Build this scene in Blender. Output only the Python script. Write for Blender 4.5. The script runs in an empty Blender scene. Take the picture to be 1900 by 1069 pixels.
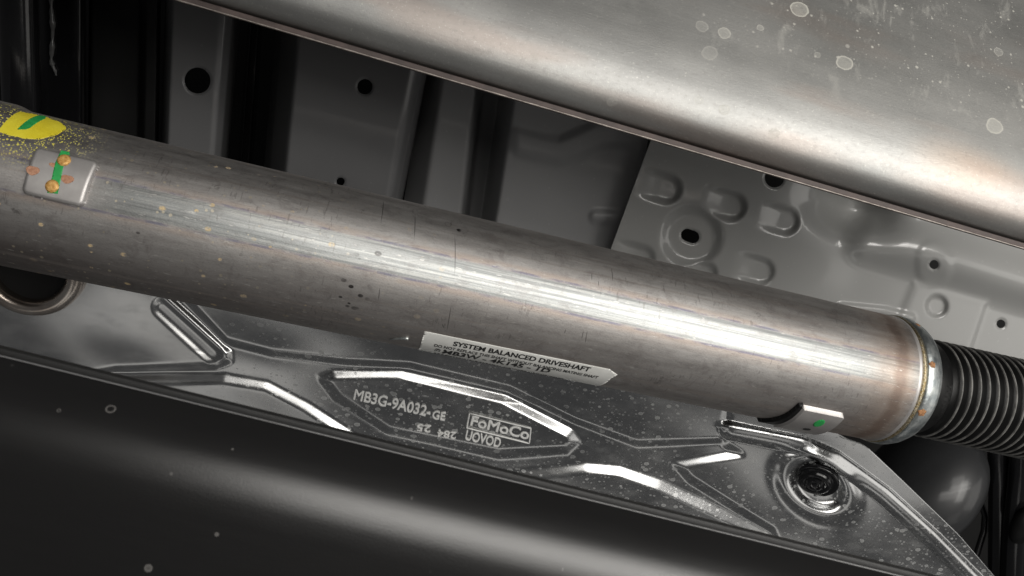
import bpy, math
import numpy as np
from mathutils import Matrix, Vector

S = bpy.context.scene
COL = S.collection
# ------------------------------------------------------------------ camera
F, CX, CY = 1463.0, 950.0, 534.5          # focal length in pixels of the 1900x1069 photograph
CAM = np.array((0.0, 0.0, 0.15))          # the phone, held low under the vehicle and looking up
u_c = np.array((0.95814193, -0.21221133, -0.19217284)); u_c /= np.linalg.norm(u_c)
up_c = np.array((0.0, 0.30, -0.954)); up_c -= up_c.dot(u_c) * u_c; up_c /= np.linalg.norm(up_c)
R = np.stack((u_c, np.cross(up_c, u_c), up_c))      # camera frame -> world (X = along the shaft, Z = up)
def W(v): return CAM + R @ np.asarray(v, float)
cd = bpy.data.cameras.new('camera'); cam = bpy.data.objects.new('camera', cd); COL.objects.link(cam)
M4 = Matrix([list(R[i]) + [CAM[i]] for i in range(3)] + [[0, 0, 0, 1]])
cam.matrix_world = M4
cd.sensor_width = 36.0; cd.lens = 36.0 * F / 1900.0; cd.clip_start = 0.01; cd.clip_end = 50
cd.dof.use_dof = True; cd.dof.focus_distance = 0.56; cd.dof.aperture_fstop = 20.0
S.camera = cam
S.render.engine = 'CYCLES'
# ------------------------------------------------------------------ light
S.view_settings.view_transform = 'Standard'; S.view_settings.look = 'None'
S.view_settings.exposure = 0.15; S.view_settings.gamma = 1.0
w = bpy.data.worlds.new('World'); S.world = w; w.use_nodes = True
w.node_tree.nodes['Background'].inputs[0].default_value = (1.0, 1.0, 1.0, 1)
w.node_tree.nodes['Background'].inputs[1].default_value = 0.055
def area(name, pos, target, sx, sy, watts, col=(1, 0.97, 0.92)):
    ld = bpy.data.lights.new(name, 'AREA'); ld.shape = 'RECTANGLE'; ld.size = sx; ld.size_y = sy
    ld.energy = watts; ld.color = col
    o = bpy.data.objects.new(name, ld); COL.objects.link(o)
    p, t = W(pos), W(target)
    z = (p - t) / np.linalg.norm(p - t); x = np.array((1.0, 0, 0)); x -= x.dot(z) * z; x /= np.linalg.norm(x)
    y = np.cross(z, x)
    o.matrix_world = Matrix([[x[i], y[i], z[i], p[i]] for i in range(3)] + [[0, 0, 0, 1]])
area('workshop_tube', (0.62, 0.06, 0.22), (0.22, 0.0, -0.6), 1.45, 0.05, 1.25)
area('workshop_tube', (0.62, 0.20, 0.20), (0.22, 0.0, -0.6), 1.45, 0.05, 1.25)
area('workshop_soft_light', (0.50, 0.30, 0.50), (0.10, 0.0, -0.6), 1.15, 0.9, 8.0)
area('floor_fill_light', (1.15, 0.02, 0.55), (0.40, 0.05, -0.72), 0.5, 0.9, 6.5)  # added fill from the right that brightens the floor panel
area('shield_fill_light', (0.90, -0.82, -0.22), (0.40, -0.2, -0.72), 0.42, 0.30, 0.17)  # added fill, mirrored in the flat right part of the shield
area('shield_fill_light', (1.35, -0.42, -0.42), (0.38, -0.2, -0.74), 0.6, 0.6, 1.2)  # added fill, placed to reflect in the shield's edge rib
area('shield_fill_light', (-0.46, -0.80, 0.05), (-0.28, -0.06, -0.62), 0.50, 0.30, 0.18)  # added fill for a soft grey patch on the shield's left
area('shield_fill_light', (0.20, -1.15, -0.36), (0.05, -0.12, -0.66), 1.2, 0.14, 0.35)  # added strip that draws pale lines on the lower pocket walls

# ------------------------------------------------------------------ geometry helpers
def ray(px, py):
    px = np.asarray(px, float); py = np.asarray(py, float)
    d = np.stack(((px - CX) / F, -(py - CY) / F, -np.ones_like(px)), -1)
    return d @ R.T
def at_depth(px, py, d): return CAM + ray(px, py) * d
def on_z(px, py, h):
    """point on the horizontal plane h metres above the camera"""
    r = ray(px, py); return CAM + r * (np.asarray(h) / r[..., 2])[..., None]
def sstep(a, b, x):
    t = np.clip((x - a) / (b - a), 0, 1); return t * t * (3 - 2 * t)
def gridF(nv, nu):
    i = np.arange((nv - 1) * nu).reshape(nv - 1, nu)[:, :-1]
    return np.stack((i, i + 1, i + nu + 1, i + nu), -1).reshape(-1, 4)
def worldloc(o):
    p = np.zeros(3)
    while o is not None:
        p += np.array(o.location); o = o.parent
    return p
def mesh(name, V, Fc, mat, parent=None, uv=None, smooth=True, origin=None):
    V = np.asarray(V, float).reshape(-1, 3)
    loc = np.zeros(3)
    if parent is None: loc = V.mean(0) if origin is None else np.asarray(origin, float)
    base = worldloc(parent) if parent is not None else loc
    me = bpy.data.meshes.new(name)
    Vl = V - base
    if isinstance(Fc, np.ndarray):
        n = len(Fc); k = Fc.shape[1]
        me.vertices.add(len(Vl)); me.vertices.foreach_set('co', Vl.astype(np.float32).ravel())
        me.loops.add(n * k); me.loops.foreach_set('vertex_index', Fc.astype(np.int32).ravel())
        me.polygons.add(n); me.polygons.foreach_set('loop_start', np.arange(0, n * k, k, dtype=np.int32))
        me.update(calc_edges=True)
    else:
        me.from_pydata([tuple(v) for v in Vl], [], [tuple(int(a) for a in f) for f in Fc]); me.update()
    me.validate()
    if uv is not None:
        uv = np.asarray(uv, float).reshape(-1, 2)
        li = np.zeros(len(me.loops), dtype=np.int32); me.loops.foreach_get('vertex_index', li)
        L = me.uv_layers.new(name='UVMap'); L.data.foreach_set('uv', uv[li].astype(np.float32).ravel())
    me.polygons.foreach_set('use_smooth', np.full(len(me.polygons), smooth))
    if mat: me.materials.append(mat)
    o = bpy.data.objects.new(name, me); COL.objects.link(o)
    if parent is not None: o.parent = parent
    else: o.location = loc
    return o
def thing(name, label, cat, loc=None, group=None, ob=None):
    if ob is None:
        ob = bpy.data.objects.new(name, None); COL.objects.link(ob); ob.location = loc; ob.empty_display_size = 0.02
    ob['label'] = label; ob['category'] = cat
    if group: ob['group'] = group
    return ob
def blur(H, n=1):
    for _ in range(n):
        P = np.pad(H, 1, mode='edge'); H = (P[:-2, 1:-1] + 2 * P[1:-1, 1:-1] + P[2:, 1:-1]) / 4
        P = np.pad(H, 1, mode='edge'); H = (P[1:-1, :-2] + 2 * P[1:-1, 1:-1] + P[1:-1, 2:]) / 4
    return H
def sd_poly(X, Y, pts):
    pts = np.array(pts, float); d = np.full(X.shape, 1e9); ins = np.zeros(X.shape, bool)
    for (ax, ay), (bx, by) in zip(pts, np.roll(pts, -1, 0)):
        ex, ey = bx - ax, by - ay
        t = np.clip(((X - ax) * ex + (Y - ay) * ey) / (ex * ex + ey * ey + 1e-9), 0, 1)
        d = np.minimum(d, np.hypot(X - ax - t * ex, Y - ay - t * ey))
        c = ((ay > Y) != (by > Y)) & (X < ex * (Y - ay) / (ey + 1e-12) + ax)
        ins ^= c
    return np.where(ins, -d, d)
def sd_line(X, Y, pts):
    d = np.full(X.shape, 1e9)
    for (ax, ay), (bx, by) in zip(pts[:-1], pts[1:]):
        ex, ey = bx - ax, by - ay
        t = np.clip(((X - ax) * ex + (Y - ay) * ey) / (ex * ex + ey * ey + 1e-9), 0, 1)
        d = np.minimum(d, np.hypot(X - ax - t * ex, Y - ay - t * ey))
    return d
def cut_holes(PX, PY, holes, cell):
    """holes: (x0,y0,x1,y1,r) capsules; snaps rim vertices and returns the mask of faces kept"""
    nv, nu = PX.shape
    fx = (PX[:-1, :-1] + PX[1:, 1:]) / 2; fy = (PY[:-1, :-1] + PY[1:, 1:]) / 2
    keep = np.ones(fx.shape, bool)
    for (x0, y0, x1, y1, r) in holes:
        ex, ey = x1 - x0, y1 - y0
        t = np.clip(((PX - x0) * ex + (PY - y0) * ey) / (ex * ex + ey * ey + 1e-9), 0, 1)
        qx, qy = x0 + t * ex, y0 + t * ey
        dx, dy = PX - qx, PY - qy; L = np.hypot(dx, dy) + 1e-9; d = L - r
        m = np.abs(d) < cell * 0.75
        PX[m] = (qx + dx / L * r)[m]; PY[m] = (qy + dy / L * r)[m]
        t = np.clip(((fx - x0) * ex + (fy - y0) * ey) / (ex * ex + ey * ey + 1e-9), 0, 1)
        keep &= np.hypot(fx - x0 - t * ex, fy - y0 - t * ey) > r
    return keep.ravel()
def grid_surface(name, PX, PY, Z, mat, parent=None, holes=(), cell=2.0, label=None):
    keep = cut_holes(PX, PY, holes, cell) if holes else None
    Z = np.array(np.broadcast_to(Z, PX.shape), float)
    for (x0, y0, x1, y1, r) in holes:
        d = sd_line(PX, PY, [(x0, y0), (x1, y1)]) - r
        Z += 0.0014 * (1 - np.sqrt(np.clip(d / 4.5, 0, 1)))
    V = on_z(PX, PY, Z)
    Fc = gridF(*PX.shape)
    if keep is not None: Fc = Fc[keep]
    return mesh(name, V, Fc, mat, parent, uv=V[..., :2])
def lathe_x(name, axis_p, prof, mat, parent=None, n=128, cap=False, frame=None):
    """prof: (s, r) pairs about the shaft axis"""
    p0, eu, ea, eb = frame
    prof = np.array(prof, float); a = np.linspace(0, 2 * math.pi, n, endpoint=False) + math.pi
    V = (p0 + prof[:, None, :1] * eu + prof[:, None, 1:] * (np.cos(a)[None, :, None] * ea + np.sin(a)[None, :, None] * eb))
    m = len(prof); i = np.arange(m * n).reshape(m, n); j = np.roll(i, -1, 1)
    Fc = np.stack((i[:-1], i[1:], j[1:], j[:-1]), -1).reshape(-1, 4)
    return V, Fc
def tube(points, r, n=20):
    P = np.array(points, float); rr = np.broadcast_to(np.asarray(r, float), (len(P),))
    T = np.gradient(P, axis=0); T /= np.linalg.norm(T, axis=1)[:, None]
    ref = np.array((0.31, 0.17, 0.93)); A = np.cross(T, ref); A /= np.linalg.norm(A, axis=1)[:, None]; B = np.cross(T, A)
    a = np.linspace(0, 2 * math.pi, n, endpoint=False)
    V = P[:, None] + rr[:, None, None] * (np.cos(a)[None, :, None] * A[:, None] + np.sin(a)[None, :, None] * B[:, None])
    i = np.arange(len(P) * n).reshape(len(P), n); j = np.roll(i, -1, 1)
    Fc = [tuple(x) for x in np.stack((i[:-1], j[:-1], j[1:], i[1:]), -1).reshape(-1, 4)]
    Fc += [tuple(i[0][::-1]), tuple(i[-1])]
    return V.reshape(-1, 3), Fc

# ------------------------------------------------------------------ material helpers
class NT:
    def __init__(s, name, metallic=0.0, rough=0.5, base=(0.5, 0.5, 0.5)):
        s.m = bpy.data.materials.new(name); s.m.use_nodes = True; s.t = s.m.node_tree
        s.b = s.t.nodes['Principled BSDF']
        s.set(Metallic=metallic, Roughness=rough); s.set(**{'Base Color': tuple(base) + (1,)})
    def put(s, sock, v):
        if isinstance(v, bpy.types.NodeSocket): s.t.links.new(v, sock)
        elif isinstance(v, (tuple, list)) and sock.type == 'RGBA' and len(v) == 3: sock.default_value = tuple(v) + (1,)
        else: sock.default_value = v
    def set(s, **kw):
        for k, v in kw.items(): s.put(s.b.inputs[k], v)
    def node(s, t, **p):
        n = s.t.nodes.new(t)
        for k, v in p.items(): setattr(n, k, v)
        return n
    def uv(s): return s.node('ShaderNodeUVMap', uv_map='UVMap').outputs[0]
    def obj(s): return s.node('ShaderNodeTexCoord').outputs['Object']
    def scale(s, v, sc, off=(0, 0, 0)):
        n = s.node('ShaderNodeMapping'); s.put(n.inputs[0], v); n.inputs['Scale'].default_value = sc; n.inputs['Location'].default_value = off
        return n.outputs[0]
    def noise(s, v, sc=5.0, det=4.0, rough=0.55, dist=0.0):
        n = s.node('ShaderNodeTexNoise'); s.put(n.inputs['Vector'], v); n.inputs['Scale'].default_value = sc
        n.inputs['Detail'].default_value = det; n.inputs['Roughness'].default_value = rough; n.inputs['Distortion'].default_value = dist
        return n.outputs[0]
    def voro(s, v, sc, rnd=1.0):
        n = s.node('ShaderNodeTexVoronoi'); s.put(n.inputs['Vector'], v); n.inputs['Scale'].default_value = sc
        n.inputs['Randomness'].default_value = rnd
        return n.outputs['Distance'], n.outputs['Color']
    def ma(s, op, a, b=0.0, c=0.0):
        n = s.node('ShaderNodeMath', operation=op); s.put(n.inputs[0], a); s.put(n.inputs[1], b); s.put(n.inputs[2], c)
        return n.outputs[0]
    def ss(s, a, b, x):
        n = s.node('ShaderNodeMapRange', interpolation_type='SMOOTHSTEP'); s.put(n.inputs[0], x)
        if a <= b: lo, hi, o0, o1 = a, b, 0, 1
        else: lo, hi, o0, o1 = b, a, 1, 0
        n.inputs[1].default_value = lo; n.inputs[2].default_value = hi; n.inputs[3].default_value = o0; n.inputs[4].default_value = o1
        return n.outputs[0]
    def lerp(s, f, a, b):
        n = s.node('ShaderNodeMapRange'); s.put(n.inputs[0], f); s.put(n.inputs[3], a); s.put(n.inputs[4], b); return n.outputs[0]
    def mix(s, f, a, b):
        n = s.node('ShaderNodeMix', data_type='RGBA'); s.put(n.inputs[0], f); s.put(n.inputs[6], a); s.put(n.inputs[7], b); return n.outputs[2]
    def ramp(s, f, stops):
        n = s.node('ShaderNodeValToRGB'); s.put(n.inputs[0], f); e = n.color_ramp.elements
        while len(e) < len(stops): e.new(0.5)
        for x, (p, c) in zip(e, stops): x.position = p; x.color = tuple(c) + (1,)
        return n.outputs[0]
    def xyz(s, v):
        n = s.node('ShaderNodeSeparateXYZ'); s.put(n.inputs[0], v); return n.outputs
    def bump(s, h, strength=0.2, dist=0.001):
        n = s.node('ShaderNodeBump'); s.put(n.inputs['Height'], h); n.inputs['Strength'].default_value = strength; n.inputs['Distance'].default_value = dist
        s.put(s.b.inputs['Normal'], n.outputs[0])
    def dist2(s, v, c, sx=1.0, sy=1.0, ang=0.0):
        n = s.node('ShaderNodeMapping', vector_type='TEXTURE'); s.put(n.inputs[0], v)
        n.inputs['Location'].default_value = (c[0], c[1], 0); n.inputs['Rotation'].default_value = (0, 0, ang); n.inputs['Scale'].default_value = (sx, sy, 1)
        l = s.node('ShaderNodeVectorMath', operation='LENGTH'); s.put(l.inputs[0], n.outputs[0]); return l.outputs['Value']
    def mx(s, *a):
        o = a[0]
        for b in a[1:]: o = s.ma('MAXIMUM', o, b)
        return o
def specks(N, v, sc, thr, size, soft=0.3):
    """irregular round specks: only some Voronoi cells, each with its own size"""
    d, c = N.voro(v, sc); r = N.xyz(c)
    pick = N.ss(thr, thr + 0.02, r[0])
    rad = N.ma('MULTIPLY', r[1], size)
    rad = N.ma('ADD', rad, size * 0.3)
    q = N.ma('DIVIDE', d, rad)
    return N.ma('MULTIPLY', N.ss(1.0, 1.0 - soft, q), pick), N.ma('MULTIPLY', N.ma('MULTIPLY', N.ss(1.0, 0.9, q), N.ss(0.5, 0.85, q)), pick), r[2]

# ------------------------------------------------------------------ driveshaft frame
RS = 0.05
P0 = W((-0.10604897, 0.01680147, -0.54729599)); EU = R @ u_c
EA = R @ np.array((0.19014428, -0.0301248, 0.98129386)); EB = R @ np.array((-0.21403084, -0.97675936, 0.01148694))
FR = (P0, EU, EA, EB)
def shaft_uv(px, py, r=RS):
    d = ray(float(px), float(py)); o = CAM - P0
    dp = d - d.dot(EU) * EU; op = o - o.dot(EU) * EU
    a, b, c = dp.dot(dp), dp.dot(op), op.dot(op) - r * r
    disc = max(b * b - a * c, 0.0); t = (-b - math.sqrt(disc)) / a
    x = o + t * d
    return x.dot(EU), math.atan2(x.dot(EB), x.dot(EA))
def cyl(s, phi, r):
    s = np.asarray(s)[..., None]; phi = np.asarray(phi)[..., None]; r = np.asarray(r)[..., None]
    return P0 + s * EU + r * (np.cos(phi) * EA + np.sin(phi) * EB)
def suv(px, py):
    s, a = shaft_uv(px, py); return s, a * RS
S_END = shaft_uv(1662, 690)[0]           # where the weld ring begins (on the line facing the camera)
S_END = shaft_uv(1706, 706)[0]

# ================================================================== MATERIALS
def mat_shaft():
    N = NT('bare_steel_tube', 1.0, 0.42); uv = N.uv(); u, v, _ = N.xyz(uv)
    big = N.noise(N.scale(uv, (6, 14, 1)), 1.0, 5, 0.6)
    streak = N.noise(N.scale(uv, (5, 420, 1)), 1.0, 5, 0.65)
    streak2 = N.noise(N.scale(uv, (18, 160, 1), (3, 2, 0)), 1.0, 5, 0.7)
    fine = N.noise(N.scale(uv, (700, 1500, 1)), 1.0, 3, 0.6)
    blot = N.noise(N.scale(uv, (30, 45, 1)), 1.0, 6, 0.7, 0.6)
    base = N.ramp(N.ma('ADD', N.ma('MULTIPLY', big, 0.6), N.ma('MULTIPLY', streak2, 0.4)),
                  [(0.30, (0.36, 0.335, 0.32)), (0.5, (0.47, 0.45, 0.435)), (0.68, (0.57, 0.555, 0.54))])
    # darker brown mill oxide low on the tube and towards the left end
    mott = N.noise(N.scale(uv, (55, 70, 1), (1, 3, 0)), 1.0, 8, 0.75, 0.8)
    base = N.mix(N.ma('MULTIPLY', N.ss(0.50, 0.64, mott), 0.35), base, (0.25, 0.225, 0.215))
    base = N.mix(N.ma('MULTIPLY', N.ss(0.46, 0.36, mott), 0.35), base, (0.52, 0.49, 0.46))
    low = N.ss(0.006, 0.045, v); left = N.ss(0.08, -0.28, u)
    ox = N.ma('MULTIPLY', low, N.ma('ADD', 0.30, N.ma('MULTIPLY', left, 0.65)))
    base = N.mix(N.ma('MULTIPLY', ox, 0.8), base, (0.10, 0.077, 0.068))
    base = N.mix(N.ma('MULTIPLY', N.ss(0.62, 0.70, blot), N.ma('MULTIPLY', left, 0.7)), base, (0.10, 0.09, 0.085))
    # brown haze lines along the tube
    base = N.mix(N.ma('MULTIPLY', N.ss(0.54, 0.66, N.noise(N.scale(uv, (2.0, 210, 1), (5, 5, 0)), 1.0, 3, 0.5)), 0.40), base, (0.40, 0.355, 0.325))
    # ground weld seam: bright, with brown and blue heat tint along both edges
    wob = N.ma('MULTIPLY', N.ma('SUBTRACT', N.noise(N.scale(uv, (10, 1, 1)), 1.0, 3), 0.5), 0.002)
    cen = N.ma('ADD', SEAM[1], N.ma('MULTIPLY', N.ma('SUBTRACT', u, SEAM[0]), SEAM[2]))
    dv = N.ma('ABSOLUTE', N.ma('ADD', N.ma('SUBTRACT', v, cen), wob))
    hw = 0.0098
    sidev = N.ma('SUBTRACT', v, cen)
    tint = N.ma('MULTIPLY', N.ss(hw + 0.0065, hw + 0.0015, dv), N.ss(hw - 0.001, hw + 0.0008, dv))
    tn = N.ss(0.34, 0.56, N.noise(N.scale(uv, (26, 120, 1), (7, 1, 0)), 1.0, 5, 0.7))
    base = N.mix(N.ma('MULTIPLY', N.ma('MULTIPLY', tint, 0.75), tn), base, (0.45, 0.38, 0.335))
    blue = N.ma('MULTIPLY', N.ss(hw + 0.0017, hw + 0.0005, dv), N.ss(hw - 0.0012, hw, dv))
    base = N.mix(N.ma('MULTIPLY', N.ma('MULTIPLY', blue, 0.65), N.ss(0.40, 0.6, N.noise(N.scale(uv, (34, 60, 1), (2, 6, 0)), 1.0, 4, 0.7))), base, (0.16, 0.17, 0.26))
    seam = N.ss(hw, hw - 0.0012, dv)
    seamcol = N.ramp(streak, [(0.30, (0.17, 0.18, 0.18)), (0.5, (0.32, 0.33, 0.325)), (0.70, (0.47, 0.47, 0.45))])
    dull = N.ma('MULTIPLY', N.ss(-0.05, -0.30, u), N.ss(0.42, 0.6, streak2))
    seamcol = N.mix(N.ma('MULTIPLY', dull, 0.6), seamcol, (0.2, 0.19, 0.19))
    seam = N.ma('MULTIPLY', seam, N.ss(SEAM_L - 0.012, SEAM_L + 0.03, N.ma('ADD', u, N.ma('MULTIPLY', streak, 0.02))))
    seamcol = N.mix(N.ma('MULTIPLY', N.ss(0.5, 0.64, mott), 0.5), seamcol, (0.24, 0.235, 0.23))
    base = N.mix(seam, base, seamcol)
    # heat tint next to the end weld
    e = N.ma('ADD', u, N.ma('MULTIPLY', N.noise(N.scale(uv, (40, 60, 1)), 1.0, 4), 0.014))
    h1 = N.ma('MULTIPLY', N.ss(S_END - 0.045, S_END - 0.008, e), N.ss(S_END + 0.012, S_END - 0.004, e))
    base = N.mix(N.ma('MULTIPLY', h1, 0.45), base, (0.40, 0.28, 0.20))
    h2 = N.ma('MULTIPLY', N.ss(S_END - 0.016, S_END - 0.009, e), N.ss(S_END + 0.000, S_END - 0.006, e))
    base = N.mix(N.ma('MULTIPLY', h2, 0.5), base, (0.20, 0.13, 0.10))
    # pale splash marks and dark pits, thicker on the left half
    sp, _, k = specks(N, N.scale(uv, (1.0, 1.35, 1)), 110, 0.62, 0.24)
    sp = N.ma('MULTIPLY', sp, N.ma('MULTIPLY', N.ss(0.12, -0.14, u), N.ss(0.30, 0.55, N.noise(N.scale(uv, (22, 30, 1)), 1.0, 2))))
    sp = N.ma('MULTIPLY', sp, N.ss(0.30, 0.55, N.noise(N.scale(uv, (500, 600, 1)), 1.0, 2)))
    base = N.mix(sp, base, (0.62, 0.47, 0.26))
    sp2, _, _ = specks(N, uv, 260, 0.74, 0.26)
    sp2 = N.ma('MULTIPLY', sp2, N.ss(0.10, -0.16, u))
    base = N.mix(N.ma('MULTIPLY', sp2, 0.7), base, (0.62, 0.55, 0.42))
    ring, rr, _ = specks(N, N.scale(uv, (1, 1, 1), (0.3, 0.1, 0)), 48, 0.72, 0.13, 0.2)
    base = N.mix(N.ma('MULTIPLY', rr, 0.35), base, (0.16, 0.15, 0.14))
    pit, _, _ = specks(N, N.scale(uv, (0.7, 1, 1), (0.2, 0.7, 0)), 230, 0.45, 0.36)
    clus = N.mx(N.ss(1.0, 0.2, N.dist2(uv, suv(650, 545), 0.016, 0.020)), N.ss(1.0, 0.3, N.dist2(uv, suv(848, 425), 0.004, 0.016)),
                N.ma('MULTIPLY', N.ss(1.0, 0.3, N.dist2(uv, suv(690, 470), 0.014, 0.012)), 0.6), N.ma('MULTIPLY', N.ss(1.0, 0.3, N.dist2(uv, suv(230, 440), 0.03, 0.014)), 0.7))
    base = N.mix(N.ma('MULTIPLY', N.ma('MULTIPLY', pit, clus), 1.0), base, (0.05, 0.045, 0.045))
    nick = N.ma('MULTIPLY', N.ss(0.60, 0.66, N.noise(N.scale(uv, (420, 90, 1), (3, 9, 0)), 1.0, 3, 0.6)), N.ss(0.45, 0.6, N.noise(N.scale(uv, (16, 20, 1), (6, 6, 0)), 1.0, 2)))
    base = N.mix(N.ma('MULTIPLY', nick, 0.35), base, (0.14, 0.13, 0.125))
    bright = N.ma('MULTIPLY', N.ss(0.62, 0.70, N.noise(N.scale(uv, (120, 520, 1), (1, 2, 0)), 1.0, 3, 0.6)), 0.5)
    base = N.mix(bright, base, (0.66, 0.64, 0.61))
    # hairline scratches round the tube
    sc = None
    for (px, y0, y1, sl) in ((712, 370, 420, -6), (770, 395, 450, -2), (843, 430, 520, 0), (838, 560, 620, -10), (820, 600, 610, 4), (1134, 495, 525, 3), (1110, 520, 532, 1),
                             (1098, 505, 522, 0), (705, 530, 560, -3), (1090, 610, 640, -5), (1083, 612, 630, -4), (1050, 610, 620, -3)):
        a, b = suv(px, y0), suv(px + sl, y1); L = math.hypot(b[0] - a[0], b[1] - a[1])
        dd = N.dist2(uv, ((a[0] + b[0]) / 2, (a[1] + b[1]) / 2), L / 2, 0.00042, math.atan2(b[1] - a[1], b[0] - a[0]))
        m = N.ss(1.0, 0.5, dd); sc = m if sc is None else N.ma('MAXIMUM', sc, m)
    base = N.mix(N.ma('MULTIPLY', sc, 0.6), base, (0.06, 0.055, 0.055))
    dirty = N.ma('MULTIPLY', N.ss(0.5, 0.66, N.noise(N.scale(uv, (70, 190, 1), (9, 1, 0)), 1.0, 5, 0.75)), 0.22)
    base = N.mix(dirty, base, (0.16, 0.15, 0.145))
    base = N.mix(N.ma('MULTIPLY', N.ss(0.52, 0.72, fine), 0.22), base, (0.08, 0.075, 0.075))
    # yellow overspray round the paint mark, dark smear beside the plate
    dmk = N.dist2(uv, suv(60, 235), 0.040, 0.030)
    oy, _, _ = specks(N, uv, 520, 0.35, 0.36)
    oy2, _, _ = specks(N, N.scale(uv, (1, 1, 1), (.5, .2, 0)), 900, 0.35, 0.4)
    oy = N.ma('MULTIPLY', N.ma('MAXIMUM', oy, oy2), N.ss(1.35, 0.6, N.ma('ADD', dmk, N.ma('MULTIPLY', big, 0.25))))
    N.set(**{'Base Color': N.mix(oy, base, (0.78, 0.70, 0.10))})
    N.set(Metallic=N.lerp(N.ma('MAXIMUM', oy, N.ma('MULTIPLY', sp, 0.8)), 1.0, 0.1))
    ro = N.lerp(streak2, 0.44, 0.62)
    ro = N.lerp(seam, ro, N.lerp(streak, 0.48, 0.34))
    N.set(Roughness=N.ma('ADD', ro, N.ma('MULTIPLY', low, 0.05)))
    N.bump(N.ma('ADD', N.ma('MULTIPLY', streak, 0.5), N.ma('ADD', N.ma('MULTIPLY', fine, 0.55), N.ma('MULTIPLY', blot, 0.6))), 0.22, 0.0006)
    return N.m
SEAM = (0.0, 0.0, 0.0)
a1, a2 = suv(420, 412), suv(1500, 653)
SEAM = (a1[0], a1[1], (a2[1] - a1[1]) / (a2[0] - a1[0])); SEAM_L = suv(185, 360)[0]

def simple_metal(name, c0, c1, rough=(0.25, 0.4), metal=1.0, sc=60, bump=0.15, bsc=900):
    N = NT(name, metal); o = N.obj(); a = N.noise(o, sc, 5, 0.6); b = N.noise(o, bsc, 3, 0.6)
    N.set(**{'Base Color': N.mix(N.ss(0.35, 0.65, a), c0, c1)}); N.set(Roughness=N.lerp(a, *rough))
    N.bump(N.ma('ADD', a, N.ma('MULTIPLY', b, 0.4)), bump, 0.0006)
    return N.m

def mat_shield():
    N = NT('stamped_aluminium', 1.0, 0.25); uv = N.uv(); u, v, _ = N.xyz(uv)
    a = N.noise(N.scale(uv, (12, 12, 1)), 1.0, 5, 0.6); b = N.noise(N.scale(uv, (40, 90, 1)), 1.0, 5, 0.65)
    roll = N.noise(N.scale(uv, (3000, 120, 1)), 1.0, 3, 0.6)
    base = N.mix(N.ss(0.35, 0.7, a), (0.52, 0.525, 0.53), (0.66, 0.66, 0.655))
    s1, r1, k1 = specks(N, N.scale(uv, (1.0, 1.5, 1)), 105, 0.30, 0.25, 0.25)
    s2, r2, k2 = specks(N, N.scale(uv, (1.0, 1.4, 1), (.3, .7, 0)), 260, 0.30, 0.27, 0.3)
    s3, r3, k3 = specks(N, N.scale(uv, (1, 1.2, 1), (.1, .2, 0)), 620, 0.45, 0.30, 0.5)
    wet = N.ss(0.30, 0.5, N.noise(N.scale(uv, (9, 14, 1), (1, 4, 0)), 1.0, 2))
    dry = N.ma('MULTIPLY', wet, N.ss(SH_SPOT0, SH_SPOT0 + 0.10, u))
    sp = N.ma('MULTIPLY', N.mx(N.ma('MULTIPLY', s1, 0.45), N.ma('MULTIPLY', r1, 1.0), N.ma('MULTIPLY', s2, 0.5), N.ma('MULTIPLY', r2, 0.8), N.ma('MULTIPLY', s3, 0.3)), dry)
    dust = N.ma('MULTIPLY', N.ss(0.45, 0.75, b), 0.12)
    film = N.ma('MAXIMUM', N.ma('MULTIPLY', sp, 0.62), dust)
    N.set(**{'Base Color': N.mix(film, base, (0.60, 0.61, 0.60))})
    N.set(Metallic=N.lerp(film, 1.0, 0.35))
    ro = N.ma('ADD', N.lerp(a, 0.15, 0.27), N.ma('MULTIPLY', film, 0.4))
    N.set(Roughness=ro)
    N.bump(N.ma('ADD', N.ma('MULTIPLY', roll, 0.2), N.ma('MULTIPLY', a, 0.5)), 0.05, 0.0008)
    return N.m

def painted(name, col, rough=(0.3, 0.42), coat=0.0, var=0.25, dustcol=None, crough=0.07):
    N = NT(name, 0.0); o = N.obj(); a = N.noise(o, 9, 4, 0.6); p = N.noise(o, 420, 2, 0.5); s = N.noise(o, 55, 6, 0.7)
    dark = tuple(c * (1 - var) for c in col)
    base = N.mix(a, dark, col)
    sp, rr, _ = specks(N, o, 190, 0.86, 0.22)
    base = N.mix(N.ma('MULTIPLY', rr, 0.25), base, tuple(min(1, c * 1.6 + 0.02) for c in col))
    if dustcol: base = N.mix(N.ma('MULTIPLY', N.ss(0.5, 0.75, s), 0.3), base, dustcol)
    N.set(**{'Base Color': base}); N.set(Roughness=N.lerp(s, *rough))
    N.set(**{'Coat Weight': coat, 'Coat Roughness': crough})
    N.bump(N.ma('ADD', N.ma('MULTIPLY', p, 0.6), s), 0.06, 0.0006)
    return N.m

M = {}
M['shaft'] = mat_shaft()
SH_SPOT0 = on_z(330.0, 640.0, 0.63)[0]
M['shield'] = mat_shield()
M['shield_letter'] = simple_metal('lit_relief_aluminium', (0.82, 0.82, 0.81), (0.9, 0.9, 0.88), (0.42, 0.55), 0.2, 200, 0.05)  # paler than the sheet, standing in for light caught by the relief
M['zinc'] = simple_metal('zinc_plated_ring', (0.40, 0.44, 0.45), (0.66, 0.69, 0.68), (0.30, 0.5), 1.0, 160, 0.55, 500)
M['weldbead'] = simple_metal('weld_bead', (0.30, 0.22, 0.10), (0.55, 0.50, 0.38), (0.3, 0.5), 1.0, 700, 0.9, 1500)
M['plate'] = simple_metal('plated_steel', (0.46, 0.44, 0.43), (0.56, 0.54, 0.525), (0.42, 0.54), 0.8, 40, 0.10)
M['rustweld'] = simple_metal('rusty_weld', (0.52, 0.26, 0.06), (0.72, 0.44, 0.15), (0.4, 0.6), 0.35, 600, 0.4)
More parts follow.
